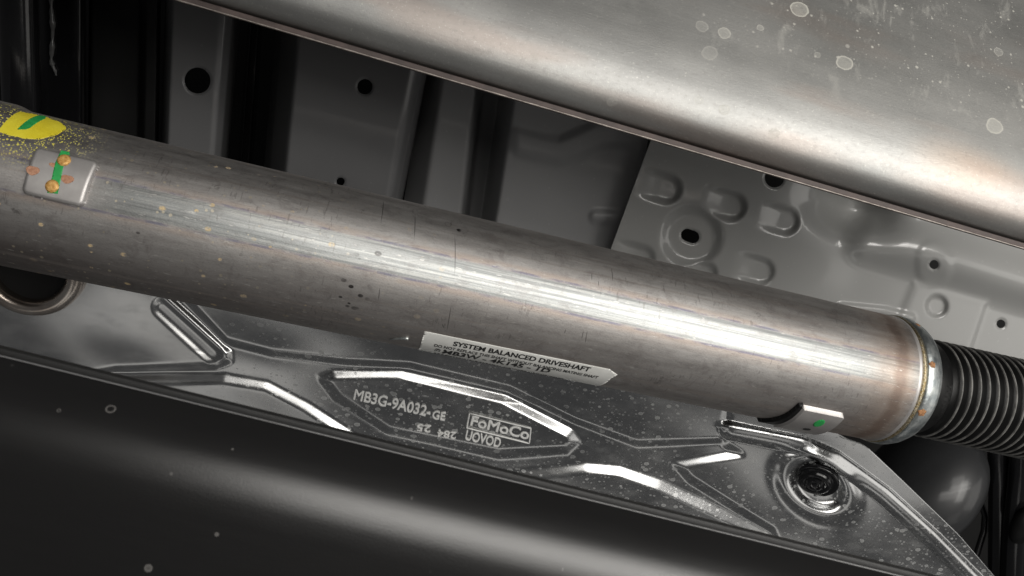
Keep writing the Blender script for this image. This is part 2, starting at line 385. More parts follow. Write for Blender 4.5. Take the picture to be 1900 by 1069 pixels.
M['rustspot'] = simple_metal('rust_spot', (0.20, 0.09, 0.04), (0.48, 0.24, 0.10), (0.6, 0.8), 0.0, 900, 0.5)
M['ruststain'] = simple_metal('rust_stain', (0.36, 0.17, 0.10), (0.50, 0.27, 0.17), (0.6, 0.8), 0.0, 700, 0.2)
M['green'] = simple_metal('green_marker_paint', (0.02, 0.30, 0.07), (0.03, 0.38, 0.09), (0.35, 0.5), 0.0, 200, 0.1)
M['yellow'] = simple_metal('yellow_paint', (0.74, 0.62, 0.03), (0.80, 0.70, 0.05), (0.4, 0.5), 0.0, 60, 0.15)
M['paper'] = simple_metal('white_label_paper', (0.72, 0.72, 0.69), (0.80, 0.80, 0.77), (0.4, 0.55), 0.0, 60, 0.04)
M['ink'] = NT('black_print', 0, 0.6, (0.015, 0.015, 0.015)).m
M['rubber'] = painted('black_rubber', (0.006, 0.006, 0.006), (0.36, 0.5), 0.0, 0.3)
M['rubber'].node_tree.nodes['Principled BSDF'].inputs['Specular IOR Level'].default_value = 0.25
M['ribdust'] = simple_metal('worn_rubber_edge', (0.09, 0.088, 0.083), (0.20, 0.195, 0.185), (0.45, 0.6), 0.0, 90, 0.1)
M['black'] = painted('black_enamel', (0.008, 0.008, 0.009), (0.10, 0.18), 0.0, 0.3)
M['blackdull'] = painted('dull_black_metal', (0.012, 0.012, 0.012), (0.5, 0.65), 0.0, 0.3)
M['shadow'] = painted('shade_black', (0.006, 0.006, 0.006), (0.7, 0.8), 0.0, 0.3)  # near-black colour standing in for shade behind panels and inside the grommet
M['grey_dark'] = painted('dark_grey_primer', (0.15, 0.15, 0.153), (0.36, 0.48), 0.3, 0.2)
M['housing'] = painted('black_satin_paint', (0.030, 0.031, 0.033), (0.42, 0.5), 0.5, 0.2, crough=0.16)
M['channel'] = painted('mid_grey_primer', (0.42, 0.42, 0.425), (0.36, 0.48), 0.3, 0.2)
M['grey'] = painted('grey_primer', (0.40, 0.40, 0.39), (0.34, 0.44), 1.0, 0.12, crough=0.11)
M['hem'] = simple_metal('brown_seam_edge', (0.045, 0.033, 0.030), (0.075, 0.055, 0.050), (0.5, 0.65), 0.2, 80, 0.2)
M['brightedge'] = simple_metal('lit_edge', (0.26, 0.23, 0.21), (0.40, 0.36, 0.33), (0.4, 0.55), 0.7, 300, 0.3)  # paler colour stands in for light caught along the flange edge
M['brass'] = simple_metal('bright_grommet', (0.58, 0.50, 0.44), (0.80, 0.74, 0.67), (0.2, 0.34), 1.0, 30, 0.2)

# ================================================================== SETTING BEHIND
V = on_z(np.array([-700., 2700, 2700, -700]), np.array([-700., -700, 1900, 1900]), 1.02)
bd = mesh('underbody_shell', V, [(0, 1, 2, 3)], M['shadow']); bd['kind'] = 'structure'  # near-black backdrop sheet, its colour standing for the dark behind the panels

# ================================================================== DRIVESHAFT
sL = shaft_uv(0, 340)[0] - 0.12
ds = thing('driveshaft', 'long bare steel driveshaft tube with bright weld seam running diagonally across', 'driveshaft', tuple(P0 + S_END / 2 * EU))
s_step = shaft_uv(-30, 320)[0]
ss_ = np.unique(np.concatenate((np.linspace(sL, s_step - 0.012, 6), np.linspace(s_step - 0.012, s_step + 0.002, 14), np.linspace(s_step + 0.002, S_END, 90))))
rr_ = RS + 0.0022 * sstep(s_step, s_step - 0.010, ss_)
na = 200; aa = np.linspace(-math.pi, math.pi, na)
SS, AA = np.meshgrid(ss_, aa, indexing='ij'); RR = np.repeat(rr_[:, None], na, 1)
V = cyl(SS, AA, RR)
mesh('tube', V, gridF(len(ss_), na)[:, ::-1], M['shaft'], ds, uv=np.stack((SS, AA * RS), -1))

def cyl_patch(name, sdf, cs, ca, hs, ha, t, bev, mat, parent, r0=RS, ns=60, n2=60, shape=None, uvm=True):
    """raised patch on the tube; sdf in metres over (ds, dphi*r); t = thickness"""
    a, b = np.meshgrid(np.linspace(-hs, hs, ns), np.linspace(-ha, ha, n2), indexing='ij')
    d = sdf(a, b); cell = max(2 * hs / ns, 2 * ha / n2)
    # snap the outline
    gx, gy = np.gradient(d, 2 * hs / (ns - 1), 2 * ha / (n2 - 1)); g = np.hypot(gx, gy) + 1e-9
    m = np.abs(d) < cell * 0.8
    a = np.where(m, a - d * gx / g**2, a); b = np.where(m, b - d * gy / g**2, b); d = np.where(m, 0, d)
    inn = np.clip(-d, 0, None)
    h = t * np.sqrt(np.clip(1 - (1 - np.clip(inn / bev, 0, 1)) ** 2, 0, 1)) if bev > 0 else np.full(d.shape, t)
    if shape is not None: h = h + shape(a, b)
    V = cyl(cs + a, ca + b / RS, r0 + h)
    # skirt: outline vertices drop to the tube
    keep = (d[:-1, :-1] <= 1e-6) & (d[1:, :-1] <= 1e-6) & (d[:-1, 1:] <= 1e-6) & (d[1:, 1:] <= 1e-6)
    Fc = gridF(ns, n2)[keep.ravel()][:, ::-1]
    V = V.reshape(-1, 3)
    # boundary edges -> side wall
    from collections import Counter
    E = Counter(); dirs = {}
    for f in Fc:
        for i in range(4):
            x, y = int(f[i]), int(f[(i + 1) % 4]); k = (min(x, y), max(x, y)); E[k] += 1; dirs[k] = (x, y)
    be = [dirs[k] for k, c in E.items() if c == 1]
    vb = sorted({x for e in be for x in e}); base = len(V); mp = {x: base + i for i, x in enumerate(vb)}
    X = V[vb] - P0; s = X @ EU; rad = X - s[:, None] * EU; L = np.linalg.norm(rad, axis=1)[:, None]
    low = P0 + s[:, None] * EU + rad / L * (RS - 0.001)
    V2 = np.concatenate((V, low)); side = np.array([(y, x, mp[x], mp[y]) for x, y in be])
    return mesh(name, V2, np.concatenate((Fc, side)), mat, parent)
def rrect(hx, hy, rad, sk=0.0, tx=0.0):
    def f(a, b):
        a2 = a - sk * b; b2 = b - tx * a
        qx, qy = np.abs(a2) - hx + rad, np.abs(b2) - hy + rad
        return np.hypot(np.maximum(qx, 0), np.maximum(qy, 0)) + np.minimum(np.maximum(qx, qy), 0) - rad
    return f
def disc(rx, ry):
    def f(a, b): return (np.hypot(a / rx, b / ry) - 1) * min(rx, ry)
    return f
def polyfn(pts):
    return lambda a, b: sd_poly(a, b, pts)
def rel(cs, ca, pxs, r=RS):
    o = []
    for p in pxs:
        s, a = shaft_uv(*p, r); o.append((s - cs, (a - ca) * RS))
    return o
# --- balance weight on the left, square plate
RP = RS + 0.003
cor = [(64, 270), (187, 299), (155, 386), (35, 358)]
cs, ca = np.mean([shaft_uv(*p, RP) for p in cor], 0)
pp = np.array(rel(cs, ca, cor, RP)); pin = pp * (1 - 0.0040 / np.linalg.norm(pp, axis=1)[:, None] * 1.4)
bw = cyl_patch('balance_weight', lambda a, b: sd_poly(a, b, pin) - 0.0040, cs, ca, 0.030, 0.026, 0.0034, 0.0026, M['plate'], ds, ns=110, n2=100)
bw['label'] = 'square plated weight with green stripe and two rusty welds'
st = rel(cs, ca, [(114, 280), (129, 283), (122, 296), (117, 315), (113, 335), (108, 360), (88, 358), (97, 330), (103, 303)], RP)
cyl_patch('green_paint_stripe', polyfn(st), cs, ca, 0.02, 0.022, 0.00012, 0, M['green'], bw, r0=RP + 0.0004, ns=70, n2=80)
for (x, y) in ((119, 298), (97, 346)):
    c1 = shaft_uv(x, y, RP)
    cyl_patch('weld_spot', disc(0.0037, 0.0037), c1[0], c1[1], 0.0045, 0.0045, 0.0011, 0.0024, M['rustweld'], bw, r0=RP + 0.0005, ns=26, n2=26)
for (x, y, rx, ry) in ((61, 317, 0.0036, 0.0026), (125, 333, 0.0036, 0.0024), (100, 307, 0.0026, 0.0013)):
    c1 = shaft_uv(x, y, RP)
    fz = lambda a, b, rx=rx, ry=ry: (np.hypot(a / rx, b / ry) - 1 + 0.08 * np.sin(3 * np.arctan2(b, a)) ) * min(rx, ry)
    cyl_patch('rust_stain', fz, c1[0], c1[1], 0.005, 0.004, 0.00006, 0, M['ruststain'], bw, r0=RP + 0.0004, ns=40, n2=40)
# --- balance weight low on the right
cor = [(1490, 757), (1572, 776), (1560, 806), (1448, 792)]
RQ = RS + 0.005
c0 = shaft_uv(1492, 760, RQ); c1 = shaft_uv(1570, 777, RQ)
cs, ca = (c0[0] + c1[0]) / 2, c0[1] + 0.40
hs = (c1[0] - c0[0]) / 2
bw2 = cyl_patch('balance_weight', rrect(hs, 0.40 * RS, 0.002), cs, ca, hs + 0.002, 0.42 * RS, 0.0044, 0.0006, M['plate'], ds, ns=70, n2=70)
bw2['label'] = 'small curved weight low on the tube with green dab'
gz = shaft_uv(1520, 787, RQ)
cyl_patch('green_paint_dab', disc(0.0036, 0.0048), gz[0], min(gz[1], ca + 0.25), 0.004, 0.0055, 0.0004, 0.0008, M['green'], bw2, r0=RS + 0.0045, ns=30, n2=30)
gz = shaft_uv(1497, 798, RQ)
cyl_patch('weld_spot', disc(0.003, 0.0024), gz[0], min(gz[1], ca + 0.34), 0.0035, 0.003, 0.0003, 0.001, M['ink'], bw2, r0=RS + 0.0045, ns=24, n2=24)
fl = rel(cs, ca, [(1492, 752), (1494, 758), (1482, 772)])
strip = [(-hs - 0.0002, -0.44 * RS), (-hs + 0.001, -0.36 * RS), (-hs + 0.0005, 0.42 * RS), (-hs - 0.013, 0.42 * RS), (-hs - 0.0105, 0.2 * RS), (-hs - 0.006, -0.1 * RS), (-hs - 0.0035, -0.42 * RS)]
cyl_patch('black_strip', polyfn(strip), cs, ca, hs + 0.016, 0.45 * RS, 0.0030, 0.0015, M['rubber'], ds, ns=110, n2=70)  # black raised patch at the left end of the small weight
# --- yellow paint dot
c1 = shaft_uv(48, 227)
d0, d1 = shaft_uv(126, 236), shaft_uv(58, 261)
rx = (d0[0] - c1[0]); ry = (d1[1] - c1[1]) * RS
yd = cyl_patch('yellow_paint_dot', lambda a, b: (np.hypot(a / rx, b / ry) - 1 + 0.02 * np.sin(5 * np.arctan2(b, a)) + 0.012 * np.sin(13 * np.arctan2(b, a) + 1)) * min(rx, ry), c1[0], c1[1], rx * 1.05, ry * 1.05, 0.00022, 0, M['yellow'], ds, ns=80, n2=60)
st = rel(c1[0], c1[1], [(32, 241), (40, 233), (56, 221), (72, 215), (86, 216), (84, 221), (70, 228), (56, 238), (48, 241)])
cyl_patch('green_paint_stroke', polyfn(st), c1[0], c1[1], rx, ry * 1.1, 0.00032, 0, M['green'], yd, ns=110, n2=80)
# --- printed label low on the tube
a0, a1_, a2_ = shaft_uv(787, 616), shaft_uv(1142, 686), shaft_uv(782, 622)
aT = (a0[1] + a1_[1]) / 2; sA, sB = a0[0], a1_[0]
hL = (sB - sA) / 2; cS = (sA + sB) / 2; hA = 0.022
lab_poly = [(-hL, -hA), (hL - 0.004, -hA), (hL + 0.0035, -hA + 0.004), (hL + 0.001, -hA + 0.009), (hL - 0.001, hA), (-hL + 0.002, hA)]
lab = cyl_patch('paper_label', polyfn(lab_poly), cS, aT + hA / RS, hL + 0.006, hA * 1.05, 0.00025, 0, M['paper'], ds, ns=150, n2=60)
def text_mesh(body, size, shear=0.0, extrude=0.0, bevel=0.0, offset=0.0, spacing=1.0):
    cu = bpy.data.curves.new('lettering', 'FONT'); cu.body = body; cu.size = size; cu.shear = shear
    cu.extrude = extrude; cu.bevel_depth = bevel; cu.bevel_resolution = 1; cu.offset = offset; cu.space_character = spacing
    o = bpy.data.objects.new('lettering', cu); COL.objects.link(o)
    dg = bpy.context.evaluated_depsgraph_get(); me = bpy.data.meshes.new_from_object(o.evaluated_get(dg))
    v = np.zeros(len(me.vertices) * 3); me.vertices.foreach_get('co', v)
    fs = [tuple(p.vertices) for p in me.polygons]
    bpy.data.objects.remove(o); bpy.data.curves.remove(cu); bpy.data.meshes.remove(me)
    return v.reshape(-1, 3), fs
def label_text(body, p, q, cap, bold=0.0):
    """one printed line on the tube between two baseline points, with the given cap height"""
    v, fs = text_mesh(body, 1.0, offset=bold)
    r = RS + 0.0003
    (s0, f0), (s1, f1) = shaft_uv(*p, r), shaft_uv(*q, r)
    t = (v[:, 0] - v[:, 0].min()) / (v[:, 0].max() - v[:, 0].min())
    c0, c1 = f0 - shaft_uv(p[0], p[1] - cap, r)[1], f1 - shaft_uv(q[0], q[1] - cap, r)[1]
    phi = f0 + (f1 - f0) * t - v[:, 1] / 0.72 * (c0 + (c1 - c0) * t)
    mesh('lettering', cyl(s0 + (s1 - s0) * t, phi, np.full(len(t), RS + 0.00045)), fs, M['ink'], lab, smooth=False)
label_text('SYSTEM BALANCED DRIVESHAFT', (840, 641), (1093, 689.5), 8.6, 0.03)
label_text('DO NOT REPLACE THIS SHAFT WITHOUT BALANCING MATING SHAFT', (805, 642.5), (1108, 702.5), 5.0, 0.02)
label_text('(P)', (806, 650), (816, 652), 4.5, 0.02)
label_text('MB3W - 4K145 - 1D', (820, 655), (1018, 691.5), 7.4, 0.03)
sb0 = shaft_uv(806, 654)[0]; sb1 = shaft_uv(1044, 701)[0]; ph = shaft_uv(806, 653.5)[1]
bv, bf = [], []
rng = np.random.default_rng(4); x = sb0
while x < sb1:
    wbar = rng.choice([0.0005, 0.0008, 0.0012, 0.0016])
    n0 = len(bv)
    for q in (0.0, 0.06, 0.12, 0.18): bv += [cyl(x, ph + q, RS + 0.00045), cyl(x + wbar, ph + q, RS + 0.00045)]
    for k in range(3): bf.append((n0 + 2 * k, n0 + 2 * k + 1, n0 + 2 * k + 3, n0 + 2 * k + 2))
    x += wbar + rng.choice([0.0006, 0.0009, 0.0013])
bars = mesh('printed_bars', np.array(bv), bf, M['ink'], lab, smooth=False)
# --- little silver curl of foil on the lower edge
fo = [shaft_uv(724, 629), shaft_uv(738, 625), shaft_uv(758, 627)]
pts = cyl(np.array([a for a, _ in fo]), np.array([b for _, b in fo]), np.full(3, RS + 0.0006))
pts = np.array([pts[0] * (1 - t) ** 2 + 2 * pts[1] * t * (1 - t) + pts[2] * t * t for t in np.linspace(0, 1, 9)])
v_, f_ = tube(pts, np.linspace(0.0003, 0.0012, 9), 8); mesh('foil_shred', v_, f_, M['zinc'], ds)
# --- end weld, zinc ring, boot
def lathe(name, prof, mat, parent, n=160):
    V, Fc = lathe_x(name, None, prof, None, n=n, frame=FR); return mesh(name, V, Fc, mat, parent)
e = S_END
an = np.linspace(0, 2 * math.pi, 260, endpoint=False); rg = np.random.default_rng(2)
lathe('tube_end_lip', [(e - 0.0005, RS), (e + 0.0008, RS + 0.0006), (e + 0.0022, RS + 0.0004), (e + 0.003, RS - 0.001)], M['plate'], ds)
V, Fc = lathe_x('', None, [(e + 0.002, RS - 0.001), (e + 0.0028, RS + 0.0008), (e + 0.0042, RS + 0.0012), (e + 0.0056, RS + 0.0004), (e + 0.006, RS - 0.001)], None, n=260, frame=FR)
V = V + (rg.normal(0, 0.00016, V.shape[:2] + (1,)) * EU)
mesh('weld_bead', V, Fc, M['weldbead'], ds)
lathe('end_ring', [(e + 0.0055, RS - 0.002), (e + 0.0058, RS + 0.0004), (e + 0.0078, RS + 0.0016), (e + 0.0118, RS + 0.0014), (e + 0.0172, RS - 0.0002), (e + 0.0208, RS - 0.0022),
                   (e + 0.0222, RS - 0.0036), (e + 0.0226, RS - 0.0050), (e + 0.0226, RS - 0.009), (e + 0.020, RS - 0.012), (e + 0.017, RS - 0.018)], M['zinc'], ds)
er = [o for o in ds.children if o.name.startswith('end_ring')][0]
for (x, y, q) in ((1729, 677, 0.0026), (1710, 765, 0.0030), (1702, 604, 0.0020)):
    c1 = shaft_uv(x, y, RS + 0.0008)
    fz = lambda a, b, q=q: (np.hypot(a / q, b / q) - 1 + 0.10 * np.sin(5 * np.arctan2(b, a) + 1)) * q
    cyl_patch('rust_spot', fz, c1[0], c1[1], 0.0045, 0.0045, 0.0004, 0.001, M['rustspot'], er, r0=float(np.interp(c1[0] - e, [0.0078, 0.0118, 0.0172, 0.0208], [RS + 0.0016, RS + 0.0014, RS - 0.0002, RS - 0.0022])) - 0.0001, ns=30, n2=30)
bR = 0.0385
b0 = e + 0.0205
prof = [(b0 - 0.006, 0.034), (b0 + 0.002, 0.0375), (b0 + 0.006, 0.0388), (b0 + 0.012, 0.0382), (b0 + 0.019, 0.0376)]
s = b0 + 0.0225; ribs = []
while s < b0 + 0.20:
    g = 1.0 + 0.25 * (s - b0)
    prof += [(s, (bR - 0.0050) * g), (s + 0.0018, (bR - 0.0008) * g), (s + 0.0034, bR * g), (s + 0.0046, bR * g), (s + 0.0062, (bR - 0.0010) * g), (s + 0.0078, (bR - 0.0050) * g)]
    ribs.append((s + 0.004, bR * g)); s += 0.0081
boot = lathe('rubber_boot', prof, M['rubber'], ds); boot['label'] = 'black ribbed rubber boot on the shaft end'
for (s, r) in ribs:
    lathe('boot_rib', [(s - 0.0009, r - 0.0005), (s - 0.0006, r + 0.0006), (s, r + 0.0010), (s + 0.0006, r + 0.0006), (s + 0.0009, r - 0.0005)], M['ribdust'], boot, n=96)
# moulded numerals on the boot collar
v, fs = text_mesh('JX7663 LTT', 0.006, spacing=1.05)
v0 = shaft_uv(1750, 772, bR); ss2 = v0[0] + (v[:, 1]) * 1.0; ph2 = v0[1] + 0.15 - v[:, 0] / bR
mesh('moulded_mark', cyl(b0 + 0.0145 + v[:, 1] * 0.7, ph2, np.full(len(v), bR + 0.0003)), fs, M['rubber'], boot, smooth=False)

# ================================================================== HEAT SHIELD
ZS = 0.63
step = 2.0
edge = np.array([(1440, 700), (1560, 812), (1605, 828), (1674, 893), (1778, 993), (1843, 1069), (1940, 1180)], float)
ny = 300; nx = 1000
vv = np.linspace(0, 1, ny)
EY = 700 + vv * 480
EX = np.interp(EY, edge[:, 1], edge[:, 0])
TLx, TLy, BLx, BLy = -150., 400., -150., 1180.
LX = TLx + vv * 0; LY = TLy + vv * (BLy - TLy)
uu = np.linspace(0, 1, nx)[None, :]
PX = LX[:, None] * (1 - uu) + EX[:, None] * uu; PY = LY[:, None] * (1 - uu) + EY[:, None] * uu
def pocket(pts, w_, rad=8):
    d = sd_poly(PX, PY, pts); return np.clip((rad - d) / w_, 0, 1)
H = np.zeros(PX.shape)
dep = np.zeros(PX.shape)
P_left = [(-250, 420), (275, 520), (425, 655), (425, 668), (400, 678), (215, 685), (170, 694), (100, 770), (-250, 770)]
P_oct = [(598, 703), (618, 694), (742, 694), (935, 740), (1058, 803), (1070, 820), (1052, 836), (925, 844), (720, 800), (625, 738)]
P_lens = [(280, 480), (345, 552), (420, 632), (505, 654), (640, 670), (760, 676), (945, 720), (1068, 780), (1182, 822), (1340, 816), (1360, 700), (1250, 560)]
P_ll = [(150, 694), (235, 699), (415, 700), (495, 714), (570, 753), (650, 806), (740, 880), (740, 990), (100, 990)]
P_lr = [(900, 905), (960, 880), (1085, 866), (1150, 872), (1225, 898), (1420, 990), (1500, 1060), (1400, 1130), (900, 1100)]
P_r = [(1256, 862), (1372, 842), (1345, 825), (1352, 700), (1700, 700), (2100, 1250), (1500, 1150), (1432, 985), (1280, 890)]
for pts, w_, dd in ((P_left, 13, 0.8), (P_oct, 18, 0.9), (P_lens, 13, 0.7), (P_ll, 20, 1.0), (P_lr, 20, 1.0), (P_r, 17, 0.85)):
    dep = np.maximum(dep, dd * pocket(pts, w_))
H += 0.0050 * dep
H -= 0.0026 * np.clip((20 - sd_line(PX, PY, [(300, 570), (396, 658)])) / 13, 0, 1)
rib = sd_line(PX, PY, [(1352, 798), (1490, 826), (1550, 852), (1640, 918), (1730, 1000), (1860, 1130)])
H += 0.006 * np.sqrt(np.clip(1 - (rib / 16) ** 2, 0, 1))
H += 0.0 * sstep(20, 8, np.abs(sd_line(PX, PY, [(1255, 861), (1366, 838)]))) * 0.6
ra = math.radians(33)
xr, yr = (PX - 1516) * math.cos(ra) + (PY - 902) * math.sin(ra), -(PX - 1516) * math.sin(ra) + (PY - 902) * math.cos(ra)
rg_ = np.hypot(xr / 1.30, yr / 0.88)
H += 0.0062 * np.exp(-((rg_ - 52) / 15) ** 2) - 0.003 * sstep(44, 30, rg_)
H += 0.0016 * np.sin(PX / 110 + PY / 80) * np.sin(PY / 60 - PX / 200) + 0.0006 * np.sin(PX / 47 - PY / 31 + 1.0)
H = blur(H, 3)
HS = H
V = on_z(PX, PY, ZS - H)
hs_ = thing('heat_shield', 'stamped bright aluminium heat shield with embossed ribs and lettering below the shaft', 'heat shield', tuple(on_z(900., 800., ZS)))
mesh('stamped_sheet', V, gridF(ny, nx), M['shield'], hs_, uv=V[..., :2])
# folded edge strip
ed = on_z(EX, EY, np.full(ny, ZS)); v_, f_ = tube(ed[::6], 0.0012, 8); mesh('folded_edge', v_, f_, M['shield'], hs_)
def floorh(px, py):
    i = int(np.argmin((PX - px) ** 2 + (PY - py) ** 2)); return HS.ravel()[i]
def emboss(body, p0, p1, hpx, flip=False, thick=0.0006):
    """raised lettering on the shield between two baseline points of the photograph"""
    v, fs = text_mesh(body, 1.0, extrude=0.02, bevel=0.032, offset=-0.006)
    v = v - np.array((v[:, 0].min(), 0, 0)); wd = v[:, 0].max(); hcap = 0.72
    a, b = np.array(p0, float), np.array(p1, float)
    if flip: a, b = b, a
    e1 = b - a; nrm = np.array((e1[1], -e1[0])) / np.linalg.norm(e1)
    q = a[None] + v[:, :1] / wd * e1[None] + v[:, 1:2] / hcap * hpx * nrm[None]
    zz = ZS - floorh(*((a + b) / 2)) - 0.0003 - v[:, 2] * 0.016
    mesh('embossed_lettering', on_z(q[:, 0], q[:, 1], zz), fs, M['shield_letter'], hs_)
emboss('MB3G-9A032-', (655, 741), (797, 774), 20)
emboss('GE', (801, 777), (825, 781), 16)
emboss('FoMoCo', (872, 789), (980, 816), 19)
emboss('UOVOD', (862, 816), (927, 831), 18)
emboss('25', (774, 787), (800, 791), 13, True)
emboss('284', (812, 798), (847, 803), 13, True)
bx = np.array([(871, 767), (985, 795), (982, 823), (866, 794)], float)
fh = ZS - floorh(925, 795) - 0.0012
loop = []
for a, b in zip(bx, np.roll(bx, -1, 0)):
    for t in np.linspace(0, 1, 12, endpoint=False): loop.append(a + (b - a) * t)
loop.append(bx[0]); loop = np.array(loop)
v_, f_ = tube(on_z(loop[:, 0], loop[:, 1], np.full(len(loop), fh)), 0.0007, 8); mesh('embossed_frame', v_, f_, M['shield_letter'], hs_)
# push fastener
c = on_z(1512., 893., ZS - 0.0055)
def zl(name, prof, mat, parent, c, n=64, tilt=(0, 0), sc=1.0):
    prof = np.array(prof) * sc; a = np.linspace(0, 2 * math.pi, n, endpoint=False)
    nz = np.array((tilt[0], tilt[1], -1.0)); nz /= np.linalg.norm(nz); ax = np.cross(nz, (0, 1, 0)); ax /= np.linalg.norm(ax); ay = np.cross(nz, ax)
    V = c + prof[:, None, :1] * (np.cos(a)[None, :, None] * ax + np.sin(a)[None, :, None] * ay) + prof[:, None, 1:] * nz
    m = len(prof); i = np.arange(m * n).reshape(m, n); j = np.roll(i, -1, 1)
    return mesh(name, V, np.stack((i[:-1], j[:-1], j[1:], i[1:]), -1).reshape(-1, 4), mat, parent)
mm = 0.001
zl('push_fastener', [(17.5 * mm, -2 * mm), (17.5 * mm, 0.5 * mm), (16.5 * mm, 1.2 * mm), (14.5 * mm, 0.4 * mm), (12.5 * mm, 0.2 * mm), (12 * mm, 3 * mm), (10 * mm, 4.2 * mm), (8 * mm, 4.0 * mm), (7.4 * mm, 2.8 * mm),
                     (6.4 * mm, 2.8 * mm), (6 * mm, 4.8 * mm), (4.2 * mm, 5.2 * mm), (3.6 * mm, 4.0 * mm), (2.6 * mm, 4.0 * mm), (2.2 * mm, 5.5 * mm), (0.001 * mm, 5.8 * mm)], M['black'], hs_, c, tilt=(-0.42, 0.52), sc=1.25)
# bright grommet at the left
gc = on_z(60., 494., ZS - 0.006)
th = np.linspace(0, 2 * math.pi, 15)[:-1]
gp = [(33 * mm + 6.5 * mm * math.cos(t), 3 * mm + 8 * mm * math.sin(t)) for t in np.linspace(-0.6, math.pi + 1.0, 16)]
gr = zl('grommet_ring', gp, M['brass'], hs_, gc)
zl('grommet_hole_shade', [(30 * mm, 2 * mm), (27 * mm, 0.3 * mm), (0.01 * mm, 0.0 * mm)], M['shadow'], hs_, gc)  # black disc over the sheet paints the shade inside the ring

# ================================================================== BODIES ABOVE AND BELOW
def along_edge(e0, e1, d0, d1, ext0, ext1, ns):
    A, B = np.array(((e0[0] - CX) / F * d0, -(e0[1] - CY) / F * d0, -d0)), np.array(((e1[0] - CX) / F * d1, -(e1[1] - CY) / F * d1, -d1))
    e_ = (B - A) / np.linalg.norm(B - A); n0 = np.array((0, 0, 1.0)); n0 -= n0.dot(e_) * e_; n0 /= np.linalg.norm(n0)
    w0 = np.cross(n0, e_) * -1.0
    if w0[1] > 0: w0 = -w0
    L = np.linalg.norm(B - A); t = np.linspace(-ext0, L + ext1, ns)
    return A, e_, n0, w0, t, (A + B) / 2
def integrate(mid, n0, w0, prof, sign, dq=1.0):
    """walk a cross-section whose surface normal turns as given: prof = (pixel distance, tilt in degrees)"""
    wv, D = mid.dot(w0), -mid.dot(n0); q = 0.0; out = [(0.0, 0.0, 0.0)]; x0, y0 = wv, D; arc = 0.0
    pq = np.array([p for p, _ in prof], float); pt = np.radians([t for _, t in prof])
    while q < pq[-1]:
        a = np.interp(q, pq, pt)
        dw, dD = (math.cos(a), math.sin(a)) if sign > 0 else (-math.cos(a), -math.sin(a))
        k = F * (dw * D - wv * dD) / D ** 2 * sign
        dsx = min(dq / max(k, 1.0), 0.004)
        wv += dw * dsx; D += dD * dsx; q += k * dsx; arc += dsx; out.append((wv - x0, -(D - y0), arc))
    return np.array(out)
def extrude_profile(name, A, e_, n0, w0, t, sec, mat, parent, off=(0, 0), flip=False, smooth=True):
    Vc = A + t[:, None, None] * e_ + (sec[None, :, :1] + off[0]) * w0 + (sec[None, :, 1:2] + off[1]) * n0
    V = CAM + Vc @ R.T
    U = np.stack(np.broadcast_arrays(t[:, None], sec[None, :, 2]), -1)
    Fc = gridF(len(t), len(sec))
    return mesh(name, V, Fc[:, ::-1] if flip else Fc, mat, parent, uv=U, smooth=smooth)

